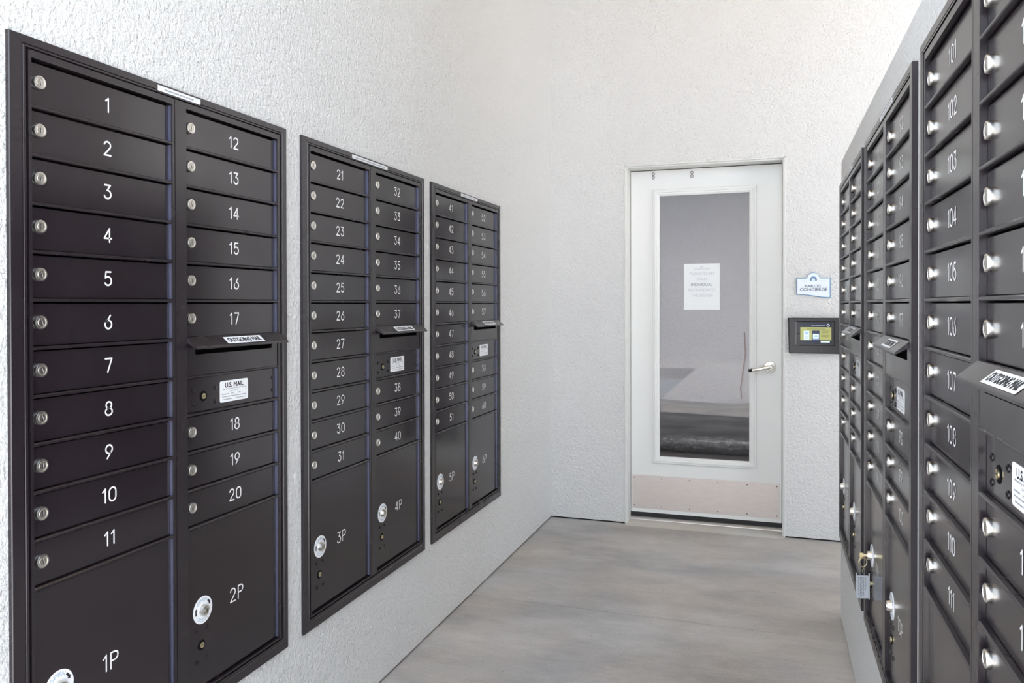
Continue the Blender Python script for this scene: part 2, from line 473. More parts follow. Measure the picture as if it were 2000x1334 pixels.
# steel frame: face, return and stop
mb = MB()
def frame_side(x0, x1, sgn):
    mb.box(x0, x0 + sgn * 0.006, YB - 0.002, FY + 0.06, 0.0, DZ, M_FRAMEPAINT)
    mb.box(x0, x0 + sgn * 0.014, YB + 0.012, FY + 0.06, 0.0, DZ - 0.006, M_FRAMEPAINT)
frame_side(DX0, None, 1); frame_side(DX1, None, -1)
mb.box(DX0, DX1, YB - 0.002, FY + 0.06, DZ - 0.006, DZ, M_FRAMEPAINT)
mb.box(DX0 + 0.014, DX1 - 0.014, YB + 0.012, FY + 0.06, DZ - 0.015, DZ - 0.006, M_FRAMEPAINT)
dpart('door_frame', mb)
X0, X1, Z0, Z1 = 0.4685, 1.3425, 0.0475, 2.1265
GX0, GX1, GZ0, GZ1 = 0.642, 1.163, 0.396, 1.971
mb = MB()   # slab built round the glazed opening
for a, b, z0, z1 in ((X0, GX0 - .01, Z0, Z1), (GX1 + .01, X1, Z0, Z1), (GX0 - .01, GX1 + .01, Z0, GZ0 - .01), (GX0 - .01, GX1 + .01, GZ1 + .01, Z1)):
    mb.box(a, b, FY, FY + 0.044, z0, z1, M_PAINT)
dpart('door_leaf', mb)
mb = MB()   # dark weatherstrip behind the gap
mb.box(DX0 + .014, X0 + .003, FY + .012, FY + .05, 0.02, DZ - .016, M_RUBBER)
mb.box(X1 - .003, DX1 - .014, FY + .012, FY + .05, 0.02, DZ - .016, M_RUBBER)
mb.box(X0, X1, FY + .012, FY + .05, Z1 - .003, DZ - .014, M_RUBBER)
dpart('weatherstrip', mb)
mb = MB()   # stepped glazing bead
OX0, OX1, OZ0, OZ1 = 0.602, 1.203, 0.352, 2.0115
prof = [(0, 0), (0, .007), (.004, .010), (.010, .010), (.013, .013), (.019, .013), (.022, .009), (.030, .009), (.033, .006), (.0400, .002), (.0400, -.02)]
loops = []
for ins, out in prof:
    loops.append([(OX0 + ins, FY - out, OZ0 + ins), (OX1 - ins, FY - out, OZ0 + ins), (OX1 - ins, FY - out, OZ1 - ins), (OX0 + ins, FY - out, OZ1 - ins)])
vs = [p for l in loops for p in l]; fs = []
for a in range(len(loops) - 1):
    for i in range(4):
        j = (i + 1) % 4; fs.append((4 * a + i, 4 * a + j, 4 * a + 4 + j, 4 * a + 4 + i))
mb.add(vs, fs, M_PAINT)
dpart('glazing_bead', mb)
mb = MB(); mb.box(OX0 + .03, OX1 - .03, FY + .012, FY + .018, OZ0 + .03, OZ1 - .03, M_GLASS)
dpart('glass_pane', mb)
mb = MB(); mb.box(0.4775, 1.3305, FY - .0022, FY, 0.0700, 0.2735, M_PLATE, 0.0008)
kick = dpart('kick_plate', mb); kick['label'] = 'brushed steel kick plate'
for i in range(6):
    x = 0.489 + i * 0.1654
    for z in (0.2575, 0.0865):
        mb = MB(); mb.lathe(x, FY - .0022, z, [(.0036, 0), (.0034, .0008), (.0018, .0012), (.0012, .0004)], M_SLOTDARK, 10)
        dpart('screw', mb, kick)
for x, z in ((0.605, 2.1065), (0.605, 2.085), (0.834, 2.104), (0.834, 2.0825)):
    mb = MB(); mb.lathe(x, FY, z, [(.0095, 0), (.0095, .0015), (.0082, .0022), (.0068, .0008)], M_BOLTRING, 16); mb.lathe(x, FY - .0005, z, [(.0062, 0), (.0055, .0018), (.003, .0026)], M_PAINT, 14)
    dpart('through_bolt', mb)
# lever handle
LX, LZ = 1.279, 0.951
mb = MB(); mb.lathe(LX, FY, LZ, [(.034, 0), (.034, .005), (.031, .009), (.019, .011), (.019, .018), (.013, .020), (.013, .052)], M_NICKEL, 32)
lever = dpart('lever_handle', mb); lever['label'] = 'satin nickel lever with round rose'
mb = MB()
pts = [(LX + .004, FY - .052, LZ), (LX - .012, FY - .056, LZ), (LX - .035, FY - .057, LZ - .004), (LX - .07, FY - .057, LZ - .012), (LX - .098, FY - .056, LZ - .017)]
mb.tube(pts, [.0130, .0130, .0115, .0100, .0092], M_NICKEL, 14)
dpart('lever_arm', mb, lever)
mb = MB(); mb.tube([(LX - .098, FY - .056, LZ - .017), (LX - .105, FY - .055, LZ - .018), (LX - .117, FY - .052, LZ - .020)], .0098, M_RUBBER, 14)
dpart('black_tip', mb, lever)
mb = MB(); mb.lathe(LX, FY - .052, LZ, [(.0142, 0), (.0142, .008), (.012, .011), (.004, .0115), (.003, .010)], M_NICKEL2, 20)
dpart('lock_cylinder', mb, lever)
# sweep gap, threshold and the pale ramped sill
mb = MB(); mb.box(DX0 + .014, DX1 - .014, FY + .004, FY + .04, 0.010, 0.049, M_RUBBER)
dpart('door_sweep', mb)
mb = MB(); mb.extrude_yz([(FY - .020, 0.0), (FY - .018, .008), (FY - .008, .015), (FY + .000, .019), (FY + .05, .019), (FY + .05, 0)], DX0 + .014, DX1 - .014, M_ALU)
dpart('threshold', mb)
mb = MB(); mb.extrude_yz([(YB - .030, 0.0005), (YB + .02, .003), (FY - .02, .006), (FY - .02, -.01), (YB - .03, -.01)], DX0 + .006, DX1 - .006, M_SILL)
dpart('concrete_sill', mb)

# ------------------------------------------------------------------ the room seen through the door glass
IY0, IY1 = YB + 0.2, 7.75
M_CARPET = material('dark_brown_floor', (0.07, 0.058, 0.055), 0.6)
mb = MB()
mb.box(-0.5, 2.6, IY1, IY1 + .1, -.02, 2.7, M_ROOMWALL)
mb.box(-0.6, -0.5, IY0, IY1 + .1, -.02, 2.7, M_ROOMWALL)
mb.box(2.6, 2.7, IY0, IY1 + .1, -.02, 2.7, M_ROOMWALL)
struct(link('wall_room', mb.mesh('wall_room')))
mb = MB(); mb.box(-0.6, 2.7, IY0, IY1 + .1, 2.7, 2.8, M_ROOMWALL)
struct(link('ceiling', mb.mesh('ceiling')))
mb = MB(); mb.box(-0.6, 2.7, IY0, IY1, -.03, 0.0, M_CARPET)
struct(link('floor_room', mb.mesh('floor_room')))
# low box under a sagging brown cloth
M_TARP = material('brown_grey_cloth', (0.19, 0.17, 0.165), 0.7)
nt, N, L_, P = nodes_of(M_TARP)
rr = ramp(nt, noise(nt, 6, 4, vscale=(.4, 1, 3)).outputs['Fac'], [(.3, (0.055, 0.05, 0.055)), (.7, (0.14, 0.125, 0.12))]); L_.new(rr.outputs['Color'], P.inputs['Base Color'])
tarp = empty('covered_bench', (0.75, 7.42, 0))
tag(tarp, 'low bench under sagging brown cloth behind the door glass', 'bench')
def grid_mesh(fn, nu, nv, m, name):
    mb = MB(); vs = []; fs = []
    for i in range(nu + 1):
        for j in range(nv + 1): vs.append(fn(i / nu, j / nv))
    for i in range(nu):
        for j in range(nv):
            a = i * (nv + 1) + j; fs.append((a, a + 1, a + nv + 2, a + nv + 1))
    mb.add(vs, fs, m, True); return mb.mesh(name)
def drape(u, v):
    x = -0.85 + 1.7 * u
    sag = -0.028 * (1 - (2 * u - 1) ** 2) + 0.006 * math.sin(9 * u)
    top = 0.405 + sag
    if v < 0.35:
        t = v / 0.35; return (x, 0.26 - 0.46 * t, top - 0.004 * math.sin(PI * t))
    t = (v - 0.35) / 0.65
    return (x, -0.20 - 0.02 * math.sin(t * PI * .5) + 0.008 * math.sin(40 * u) * t, top - (top - 0.012) * t)
o = link('cloth_cover', grid_mesh(drape, 60, 16, M_TARP, 'cloth_cover'), tarp)
mb = MB(); mb.box(-.83, .83, -.185, .25, 0.22, 0.355, M_TARP)
link('bench_box', mb.mesh('bench_box'), tarp)
for sx in (-.78, .78):
    for sy in (-.15, .2):
        mb = MB(); mb.box(sx - .03, sx + .03, sy - .03, sy + .03, 0, 0.22, M_TARP); link('leg', mb.mesh('leg'), tarp)
M_RUG = material('mottled_grey_wrap', (0.16, 0.15, 0.15), 0.35)
nt, N, L_, P = nodes_of(M_RUG)
rr = ramp(nt, noise(nt, 22, 5, .7, vscale=(1, 2, 2)).outputs['Fac'], [(.35, (0.045, 0.042, 0.044)), (.55, (0.10, 0.094, 0.095)), (.72, (0.26, 0.245, 0.245))]); L_.new(rr.outputs['Color'], P.inputs['Base Color'])
L_.new(bump(nt, noise(nt, 18, 3).outputs['Fac'], .6, .02), P.inputs['Normal'])
rug = empty('rolled_rug', (0.83, 7.06, 0))
tag(rug, 'grey plastic wrapped roll lying on floor behind the door glass', 'roll')
mb = MB()
pts = [(-.52 + 1.5 * i / 24, 0.0 - .02 * math.sin(i / 24 * 2), 0.078) for i in range(25)]
mb.tube(pts, [0.060 if i == 0 else 0.076 - 0.004 * math.sin(i * 1.1) for i in range(25)], M_RUG, 20)
link('wrapped_roll', mb.mesh('wrapped_roll'), rug)
mb = MB(); mb.tube([(-.525, 0, .078), (-.517, 0, .078)], .032, M_BLACK, 16); link('core', mb.mesh('core'), rug)
M_CORD = material('dull_red_cord', (0.22, 0.10, 0.09), 0.5)
mb = MB(); mb.tube([(1.045, 7.735, 1.05), (1.055, 7.735, .85), (1.03, 7.73, .66), (1.012, 7.70, .52), (1.02, 7.68, .42)], .006, M_CORD, 8)
tag(link('hanging_cord', mb.mesh('hanging_cord')), 'thin dull red cord hanging down the wall behind the glass', 'cord')

# ------------------------------------------------------------------ paper notice on the glass
def top_mesh(name, mb, base):
    me = mb.mesh(name); me.transform(Matrix.Translation(-Vector(base)))
    return link(name, me, None, base)
def top_empty(name, base): return empty(name, base)
def cpart(name, mb, parent):
    me = mb.mesh(name); me.transform(Matrix.Translation(-parent.location))
    return link(name, me, parent)
PX0, PX1, PZ0, PZ1 = 0.786, 0.9955, 1.2845, 1.5590
M_PAPER = material('white_paper', (0.83, 0.85, 0.85), 0.7)
py = FY + .0105
notice = top_empty('paper_notice', (0.89, py, PZ0))
tag(notice, 'white paper notice asking to scan individual packages on door glass', 'notice')
mb = MB()
vs = []; fs = []
for i in range(9):
    for j in range(9):
        u, v = i / 8, j / 8
        vs.append((PX0 + (PX1 - PX0) * u + .002 * math.sin(v * PI) * (1 if i == 0 else 0), py - .0012 * math.sin(u * PI) - (.002 if (u > .9 and v > .9) else 0), PZ0 + (PZ1 - PZ0) * v))
for i in range(8):
    for j in range(8):
        a = i * 9 + j; fs.append((a, a + 9, a + 10, a + 1))
mb.add(vs, fs, M_PAPER, True)
cpart('sheet', mb, notice)
mb = MB(); ty = py - .0022; ncx = (PX0 + PX1) / 2
rn = random.Random(3)
mb.add([(ncx + .010 * math.cos(a * PI / 6), ty, 1.536 + .006 * math.sin(a * PI / 6)) for a in range(7)], [tuple(range(7))], M_FAINTINK)
dashes(mb, ncx - .048, ncx + .048, 1.527, .005, ty, M_FAINTINK, rn, .004, .009)
for t, z, w, m in (('PLEASE SCAN', 1.500, .140, M_FAINTINK), ('EACH', 1.468, .055, M_FAINTINK), ('INDIVIDUAL', 1.434, .124, M_MIDINK), ('PACKAGE INTO', 1.402, .152, M_FAINTINK), ('THE SYSTEM', 1.369, .126, M_FAINTINK)):
    text(mb, t, ncx, z, w, .0165, ty, m, bold=.0004)
cpart('lettering', mb, notice)

# ------------------------------------------------------------------ plaque
SX0, SX1 = 1.418, 1.5955
def plaque_outline(g):
    x0, x1, zt, zb = SX0 + g, SX1 - g, 1.4625 - g, 1.3615 + g
    cx = (x0 + x1) / 2; pts = []
    n = 16
    for i in range(n + 1):
        t = i / n; pts.append((x0 + (x1 - x0) * t, zb + .009 * math.cos(t * PI) * (1 if True else 0) - .002))
    R = .0345 - g * .6; zc = 1.4575
    a0 = math.asin(max(-1, min(1, (zt - zc) / R)))
    pts.append((x1, zt))
    pts.append((cx + R * math.cos(a0) + .007, zt)); pts.append((cx + R * math.cos(a0) + .002, zt + .002))
    for i in range(1, 13):
        a = a0 + .08 + (PI - 2 * a0 - .16) * i / 13
        pts.append((cx + R * math.cos(a), zc + R * math.sin(a)))
    pts.append((cx - R * math.cos(a0) - .002, zt + .002)); pts.append((cx - R * math.cos(a0) - .007, zt))
    pts.append((x0, zt))
    return pts
M_SIGNBLUE = material('plaque_blue', (0.12, 0.24, 0.40), 0.45)
M_SIGNPALE = material('plaque_pale_blue', (0.48, 0.66, 0.82), 0.45)
M_SIGNWHITE = material('plaque_white', (0.76, 0.82, 0.88), 0.4)
M_SIGNINK = material('plaque_grey_ink', (0.10, 0.13, 0.19), 0.5)
plaque = top_empty('wall_plaque', (1.507, YB, 1.35))
tag(plaque, 'white and blue scalloped plaque lettered PARCEL CONCIERGE above the keypad', 'sign')
mb = MB(); mb.plate(plaque_outline(0), YB - .006, YB - .0005, M_SIGNBLUE)
cpart('rim', mb, plaque)
mb = MB(); mb.plate(plaque_outline(.0038), YB - .0068, YB - .004, M_SIGNPALE)
mb.plate(plaque_outline(.0056), YB - .0072, YB - .004, M_SIGNWHITE)
cpart('face', mb, plaque)
mb = MB(); sy = YB - .0076; scx = 1.507
text(mb, 'PARCEL', scx, 1.4165, .088, .0145, sy, M_SIGNINK, bold=.0005)
text(mb, 'CONCIERGE', scx + .001, 1.3975, .142, .0160, sy, M_SIGNINK, bold=.0005)
dashes(mb, scx - .061, scx - .034, 1.4440, .0026, sy, M_SIGNPALE, rn, .006, .02); dashes(mb, scx + .036, scx + .063, 1.4450, .0026, sy, M_SIGNPALE, rn, .006, .02)
out = arc(0, 0, .0185, .0185, -25, 205, 18); inn = arc(0, -.003, .0085, .0105, 205, -25, 18)
mb.add([(scx + x, sy, 1.4520 + z) for x, z in out] + [(scx + x, sy, 1.4520 + z) for x, z in inn], [(i, i + 1, 36 - i, 37 - i) for i in range(18)], M_SIGNBLUE)
mb.add([(scx - .0035, sy, 1.441), (scx + .0035, sy, 1.441), (scx, sy, 1.452)], [(0, 1, 2)], M_SIGNPALE)
cpart('lettering', mb, plaque)

# ------------------------------------------------------------------ parcel kiosk touch panel
M_KIOSK = powder('kiosk_black', (0.014, 0.012, 0.015), 0.42)
KX0, KX1, KZ0, KZ1 = 1.3765, 1.655, 1.0425, 1.2400
kiosk = top_empty('touch_panel', ((KX0 + KX1) / 2, YB, KZ0))
tag(kiosk, 'black wall mounted touch screen with green display beside the door', 'panel')
mb = MB()
KF = YB - .034
o1 = [(KX0 + .002, YB, KZ0), (KX1, YB, KZ0), (KX1, YB, KZ1), (KX0 - .004, YB, KZ1)]
o2 = [(KX0 + .002, KF + .004, KZ0), (KX1, KF + .004, KZ0), (KX1, KF + .004, KZ1), (KX0 - .002, KF + .004, KZ1)]
o3 = [(KX0 + .006, KF, KZ0 + .004), (KX1 - .004, KF, KZ0 + .004), (KX1 - .004, KF, KZ1 - .004), (KX0 + .003, KF, KZ1 - .004)]
i3 = [(1.412, KF, 1.085), (1.618, KF, 1.085), (1.618, KF, 1.222), (1.412, KF, 1.222)]
i4 = [(1.418, KF + .005, 1.090), (1.612, KF + .005, 1.090), (1.612, KF + .005, 1.217), (1.418, KF + .005, 1.217)]
vs = o1 + o2 + o3 + i3 + i4; fs = [(16, 17, 18, 19)]
for a in (0, 4, 8, 12):
    for i in range(4):
        j = (i + 1) % 4; fs.append((a + i, a + j, a + 4 + j, a + 4 + i))
mb.add(vs, fs, M_KIOSK)
cpart('housing', mb, kiosk)
def emis(name, c, s_=0.55):
    return material(name, tuple(x * .3 for x in c), 0.25, emission=c, estr=s_)
E_BLACK = emis('screen_black', (.006, .008, .03)); E_GREEN = emis('screen_olive', (.36, .37, .13)); E_PALE = emis('screen_pale', (.62, .76, .88))
E_NAVY = emis('screen_navy', (.02, .03, .08)); E_BLUE = emis('screen_blue', (.33, .48, .78)); E_DKGREEN = emis('screen_dark_green', (.16, .17, .05)); E_MUTE = emis('screen_mute', (.42, .48, .52))
mb = MB(); SCX0, SCX1, SCZ0, SCZ1 = 1.4385, 1.5985, 1.0975, 1.2110; kf = KF + .0045
def q(x0, x1, z0, z1, m, k=0):
    mb.add([(SCX0 + (SCX1 - SCX0) * x0, kf - k * .0002, SCZ0 + (SCZ1 - SCZ0) * z0), (SCX0 + (SCX1 - SCX0) * x1, kf - k * .0002, SCZ0 + (SCZ1 - SCZ0) * z0), (SCX0 + (SCX1 - SCX0) * x1, kf - k * .0002, SCZ0 + (SCZ1 - SCZ0) * z1), (SCX0 + (SCX1 - SCX0) * x0, kf - k * .0002, SCZ0 + (SCZ1 - SCZ0) * z1)], [(0, 1, 2, 3)], m)
q(0, 1, 0, 1, E_BLACK); q(0, 1, .16, .80, E_GREEN, 1)
for a in range(4): q(.36 + a * .115, .455 + a * .115, .885, .905, E_MUTE, 1)
cz_ = SCZ0 + (SCZ1 - SCZ0) * .895; cx_ = SCX0 + (SCX1 - SCX0) * .90
mb.add([(cx_ + .0085 * math.cos(2 * PI * i / 20), kf - .0004, cz_ + .0085 * math.sin(2 * PI * i / 20)) for i in range(20)], [tuple(range(20))], E_MUTE)
mb.add([(cx_ + .004 * math.cos(2 * PI * i / 12), kf - .0006, cz_ - .001 + .0035 * math.sin(2 * PI * i / 12)) for i in range(12)], [tuple(range(12))], E_NAVY)
q(.11, .29, .18, .62, E_PALE, 2); q(.15, .25, .45, .58, E_BLUE, 3); q(.13, .27, .34, .37, E_BLUE, 3); q(.14, .24, .24, .30, E_MUTE, 3)
q(.38, .62, .13, .64, E_NAVY, 2); q(.405, .60, .24, .48, E_PALE, 3); q(.405, .60, .19, .22, E_BLUE, 3); q(.44, .56, .33, .40, E_BLUE, 4)
q(.30, .345, .44, .455, E_PALE, 3)
for z in (.70, .74): q(.22, .80, z - .008, z + .008, E_DKGREEN, 2)
for i_, z in enumerate((.62, .55, .48, .41, .34)): q(.68, .93 - .03 * (i_ % 3), z - .012, z + .012, E_DKGREEN, 2)
q(.66, .95, .055, .125, E_PALE, 1)
cpart('screen', mb, kiosk)
mb = MB(); mb.lathe(1.428, KF + .001, 1.153, [(.0035, 0), (.003, .0008)], M_BLACK, 12); cpart('camera_hole', mb, kiosk)
mb = MB()
for x, z in ((1.425, 1.088), (1.545, 1.058)): mb.lathe(x, KF + .0005, z, [(.0022, 0), (.0018, .001)], M_GREYINK, 10)
cpart('screw', mb, kiosk)

# ------------------------------------------------------------------ mailbox cabinets
# local frame: x to the right along the wall, -y out of the wall, z up; the origin is the near lower corner
ZO = -BOT                                   # local z of the top of the first row
C1A, C1B, C2A, C2B = 0.0460, 0.3985, 0.4429, 0.7934
DFACE = 0.010                               # doors sit this far behind the cabinet front
LAST = 15.4
def zk(k): return ZO - k * ROW

def mk_rail(side):
    """one mitred length of trim"""
    prof = [(0.0, -0.014), (0.0, 0.0005), (0.0015, 0.0018), (0.0245, 0.0018), (0.0262, -0.0006), (0.0275, -0.0006), (0.0288, 0.0014), (0.0335, 0.0014), (0.0345, -0.020)]
    ox0, ox1, oz0, oz1 = 0.0, UW, 0.0, ZO + 0.0352
    vs = []
    g = 0.00025; KT, KR = 0.60, 0.72       # the top and right rails are narrower than the left and bottom ones
    for ins, w in prof:
        if side == 'bottom': a, b = (ox0 + ins + g, oz0 + ins), (ox1 - ins * KR - g, oz0 + ins)
        elif side == 'top': a, b = (ox0 + ins + g, oz1 - ins * KT), (ox1 - ins * KR - g, oz1 - ins * KT)
        elif side == 'left': a, b = (ox0 + ins, oz0 + ins + g), (ox0 + ins, oz1 - ins * KT - g)
        else: a, b = (ox1 - ins * KR, oz0 + ins + g), (ox1 - ins * KR, oz1 - ins * KT - g)
        vs += [(a[0], -w, a[1]), (b[0], -w, b[1])]
    n = len(prof); fs = [(2 * i, 2 * i + 1, 2 * i + 3, 2 * i + 2) for i in range(n - 1)]
    fs += [tuple(2 * i for i in range(n)), tuple(2 * i + 1 for i in range(n - 1, -1, -1))]
    mb = MB(); mb.add(vs, fs, M_BRONZE); return mb.mesh('trim_rail')
RAILS = {s_: mk_rail(s_) for s_ in ('top', 'bottom', 'left', 'right')}
mb = MB(); D = 0.06
zt, zb = ZO + 0.0122, zk(LAST) - 0.0042
mb.box(0.0285, UW - .022, D - .004, D, zb - .008, zt + .006, M_BLACK)
mb.box(0.0396, C1A, 0, D, zb, zt, M_BRONZE)
mb.box(C1B, 0.4055, 0, D, zb, zt, M_BRONZE)
mb.box(0.4055, 0.4077, .012, D, zb, zt, M_BLACK)
mb.box(0.4077, C2A, 0, D, zb, zt, M_BRONZE)
mb.box(C2B, 0.8034, 0, D, zb, zt, M_BRONZE)
for a, b in ((C1A, C1B), (C2A, C2B)):
    mb.box(a, b, 0, D, ZO - .001, zt, M_BRONZE)
    mb.box(a, b, 0, D, zb, zk(LAST), M_BRONZE)
BODY = mb.mesh('cabinet_body')
def shelf_mesh(w):
    mb = MB(); h = .0031
    mb.extrude_yz([(0.05, -h), (0.0016, -h), (0.0, -h + .0014), (0.0, h - .0018), (0.0020, h), (0.05, h)], 0.0, w, M_BRONZE)
    return mb.mesh('shelf')
SHELF = {0: shelf_mesh(C1B - C1A), 1: shelf_mesh(C2B - C2A)}
def door_mesh(w, h, name):
    mb = MB()
    mb.box(0.0015, w - .0025, 0, .0022, 0.0042, h - .0062, M_DOOR, .0006)
    return mb.mesh(name)
DOOR = {0: door_mesh(C1B - C1A, ROW, 'compartment_door'), 1: door_mesh(C2B - C2A, ROW, 'compartment_door')}
PDOOR = {0: door_mesh(C1B - C1A, (LAST - 11) * ROW, 'parcel_door'), 1: door_mesh(C2B - C2A, (LAST - 11) * ROW, 'parcel_door')}
def hinge_mesh(h):
    mb = MB(); mb.box(-.0016, 0, -.0062, .004, .004, h - .004, M_HINGE); return mb.mesh('hinge_strip')
HINGE = {1: hinge_mesh(ROW), 4: hinge_mesh((LAST - 11) * ROW)}
def lock_mesh(rot, kind):
    mb = MB()
    mb.lathe(0, 0, 0, [(.0130, 0), (.0130, .0055), (.0120, .0072), (.0096, .0074), (.0090, .0058), (.0086, .0058)], M_NICKEL, 28)
    mb.lathe(0, -.0056, 0, [(.0076, 0), (.0074, .0012), (.0070, .0015)], M_NICKEL2, 22)
    ca, sa = math.cos(rot), math.sin(rot)
    def R(x, z): return (x * ca - z * sa, x * sa + z * ca)
    kw = [(-.0009, -.0052), (.0009, -.0052), (.0009, .0052), (-.0009, .0052)]
    if kind == 1: kw = [(-.0016, -.0040), (.0010, -.0056), (.0016, .0036), (.0002, .0056)]
    mb.add([(R(x, z)[0], -.00715, R(x, z)[1]) for x, z in kw], [(0, 1, 2, 3)], M_SLOTDARK)
    mb.add([(R(x, z)[0], -.00722, R(x, z)[1]) for x, z in ((.0011, -.0050), (.0017, -.0048), (.0017, .0048), (.0011, .0050))], [(0, 1, 2, 3)], M_LABEL)
    return mb.mesh('lock')
LOCKS = [lock_mesh(0, 0), lock_mesh(.12, 0), lock_mesh(-.15, 1), lock_mesh(0.35, 1)]
def small_lock_mesh():
    mb = MB()
    mb.lathe(0, 0, 0, [(.0122, 0), (.0122, .0008), (.0112, .0012)], M_BLACK, 20)
    mb.lathe(0, -.0009, 0, [(.0070, 0), (.0068, .0022), (.0058, .0028)], M_BRASS, 18)
    mb.add([(x, -.0039, z) for x, z in ((-.0042, -.0007), (.0042, .0002), (.0042, .0014), (-.0042, .0008))], [(0, 1, 2, 3)], M_SLOTDARK)
    return mb.mesh('key_cylinder')
KEYCYL = small_lock_mesh()
def rivet_mesh():
    mb = MB(); mb.lathe(0, 0, 0, [(.0054, 0), (.0051, .0014), (.0036, .0028), (.0014, .0033)], M_RIVET, 14); return mb.mesh('rivet')
RIVET = rivet_mesh()
def disc_mesh():
    mb = MB(); r = .0325
    mb.lathe(0, 0, 0, [(r, 0), (r, .0011), (r - .0006, .0015)], M_LABEL, 40)
    y = -.0018
    for ch, a in zip('OPEN', (133, 111, 90, 69)):
        ar = math.radians(a); text(mb, ch, .0248 * math.cos(ar), .0248 * math.sin(ar), .0072, .0078, y, M_BLUEINK, ar - PI / 2, bold=.0003)
    def arrow(a0, a1):
        n = 8; R0, R1_ = .0225, .0272; vs = []
        sg = 1 if a1 > a0 else -1
        for i in range(n + 1):
            a = math.radians(a0 + (a1 - a0) * i / n)
            vs += [(R0 * math.cos(a), y, R0 * math.sin(a)), (R1_ * math.cos(a), y, R1_ * math.sin(a))]
        mb.add(vs, [(2 * i, 2 * i + 1, 2 * i + 3, 2 * i + 2) for i in range(n)], M_INK)
        a = math.radians(a1); b = math.radians(a1 + sg * 14)
        mb.add([(.0200 * math.cos(a), y, .0200 * math.sin(a)), (.0298 * math.cos(a), y, .0298 * math.sin(a)), (.0249 * math.cos(b), y, .0249 * math.sin(b))], [(0, 1, 2)], M_INK)
    arrow(52, 30); arrow(196, 170)
    rn_ = random.Random(5)
    for k_, a in enumerate(range(222, 322, 9)):
        ar = math.radians(a)
        for R_ in (.0262, .0215):
            l = .0014; x, z = R_ * math.cos(ar), R_ * math.sin(ar); tx, tz = -math.sin(ar), math.cos(ar)
            mb.add([(x - l * tx - .0009 * math.cos(ar), y, z - l * tz - .0009 * math.sin(ar)), (x + l * tx - .0009 * math.cos(ar), y, z + l * tz - .0009 * math.sin(ar)), (x + l * tx + .0009 * math.cos(ar), y, z + l * tz + .0009 * math.sin(ar)), (x - l * tx + .0009 * math.cos(ar), y, z - l * tz + .0009 * math.sin(ar))], [(0, 1, 2, 3)], M_BLUEINK)
    return mb.mesh('open_disc')
DISC = disc_mesh()
def disc_lock_mesh():
    mb = MB()
    mb.lathe(0, 0, 0, [(.0140, 0), (.0134, .0015), (.0122, .0075), (.0116, .0105), (.0100, .0112), (.0090, .0095)], M_NICKEL, 26)
    mb.lathe(0, -.0095, 0, [(.0070, 0), (.0066, .0028)], M_NICKEL2, 20)
    mb.add([(x, -.0125, z) for x, z in ((-.0008, -.0046), (.0008, -.0046), (.0008, .0046), (-.0008, .0046))], [(0, 1, 2, 3)], M_SLOTDARK)
    return mb.mesh('lock')
DISCLOCK = disc_lock_mesh()
# outgoing-mail hood, blank panel with slot, master panel, labels
HX0, HX1 = C2A - .001, 0.800
def hood_mesh():
    mb = MB(); a = zk(5.97); b = zk(6.21)
    prof = [(0.004, a + .0015), (-.001, a + .0010), (-.0265, b + .0010), (-.0282, b - .0012), (-.0282, b - .0048), (-.0266, b - .0048), (-.0262, b - .0022), (-.001, a - .0018), (0.004, a - .0018)]
    mb.extrude_yz(prof, HX0, HX1, M_BRONZE)
    for x in (HX0, HX1 - .0016):    # triangular cheeks
        mb.extrude_yz([(0.0, a - .001), (-.0255, b - .001), (-.0255, b - .004), (0.0, a - .0115)], x, x + .0016, M_BRONZE)
    return mb.mesh('outgoing_mail_hood')
HOOD = hood_mesh()
def hood_label_mesh():
    mb = MB(); a = zk(5.97) + .0010; b = zk(6.21) + .0010
    x0, x1 = 0.558, 0.703
    def P(x, t, k): # t 0 at the back, 1 at the front edge
        return (x, -.001 - .0255 * t - k * .7, a + (b - a) * t + k)
    mb.add([P(x0, .90, .0006), P(x1, .90, .0006), P(x1, .18, .0006), P(x0, .18, .0006)], [(0, 1, 2, 3)], M_LABEL)
    vs, fs = glyphs('OUTGOING MAIL')
    X0_, X1_ = min(v[0] for v in vs), max(v[0] for v in vs); Z0_, Z1_ = min(v[1] for v in vs), max(v[1] for v in vs)
    for k, (bx, bt) in enumerate(((-.0007, 0), (.0007, 0), (0, .02), (0, -.02))):
        mb.add([P(x0 + .009 + (x1 - x0 - .018) * (vx - X0_) / (X1_ - X0_) + bx, .76 - .44 * (vz - Z0_) / (Z1_ - Z0_) + bt, .0009 + k * .00004) for vx, vz in vs], fs, M_INK)
    return mb.mesh('outgoing_label')
HOODLABEL = hood_label_mesh()
def blank_mesh():
    mb = MB(); sx0, sx1 = .470, .766; t, b, l = zk(6.0), zk(6.97), zk(6.42)
    mb.box(C2A, .7885, .0008, .004, b, l, M_DOOR)
    mb.box(C2A, sx0, .0008, .004, l, t, M_DOOR); mb.box(sx1, .7885, .0008, .004, l, t, M_DOOR)
    mb.box(sx0, sx1, .03, .032, l, t, M_BLACK); mb.box(sx0, sx1, .004, .03, l - .001, l, M_BLACK)
    return mb.mesh('outgoing_panel')
BLANK = blank_mesh()
def master_mesh():
    mb = MB(); mb.box(C2A + .0015, C2B - .0025, DFACE - .0005, DFACE + .002, zk(7.96), zk(7.05), M_DOOR, .0006); return mb.mesh('master_panel')
MASTER = master_mesh()
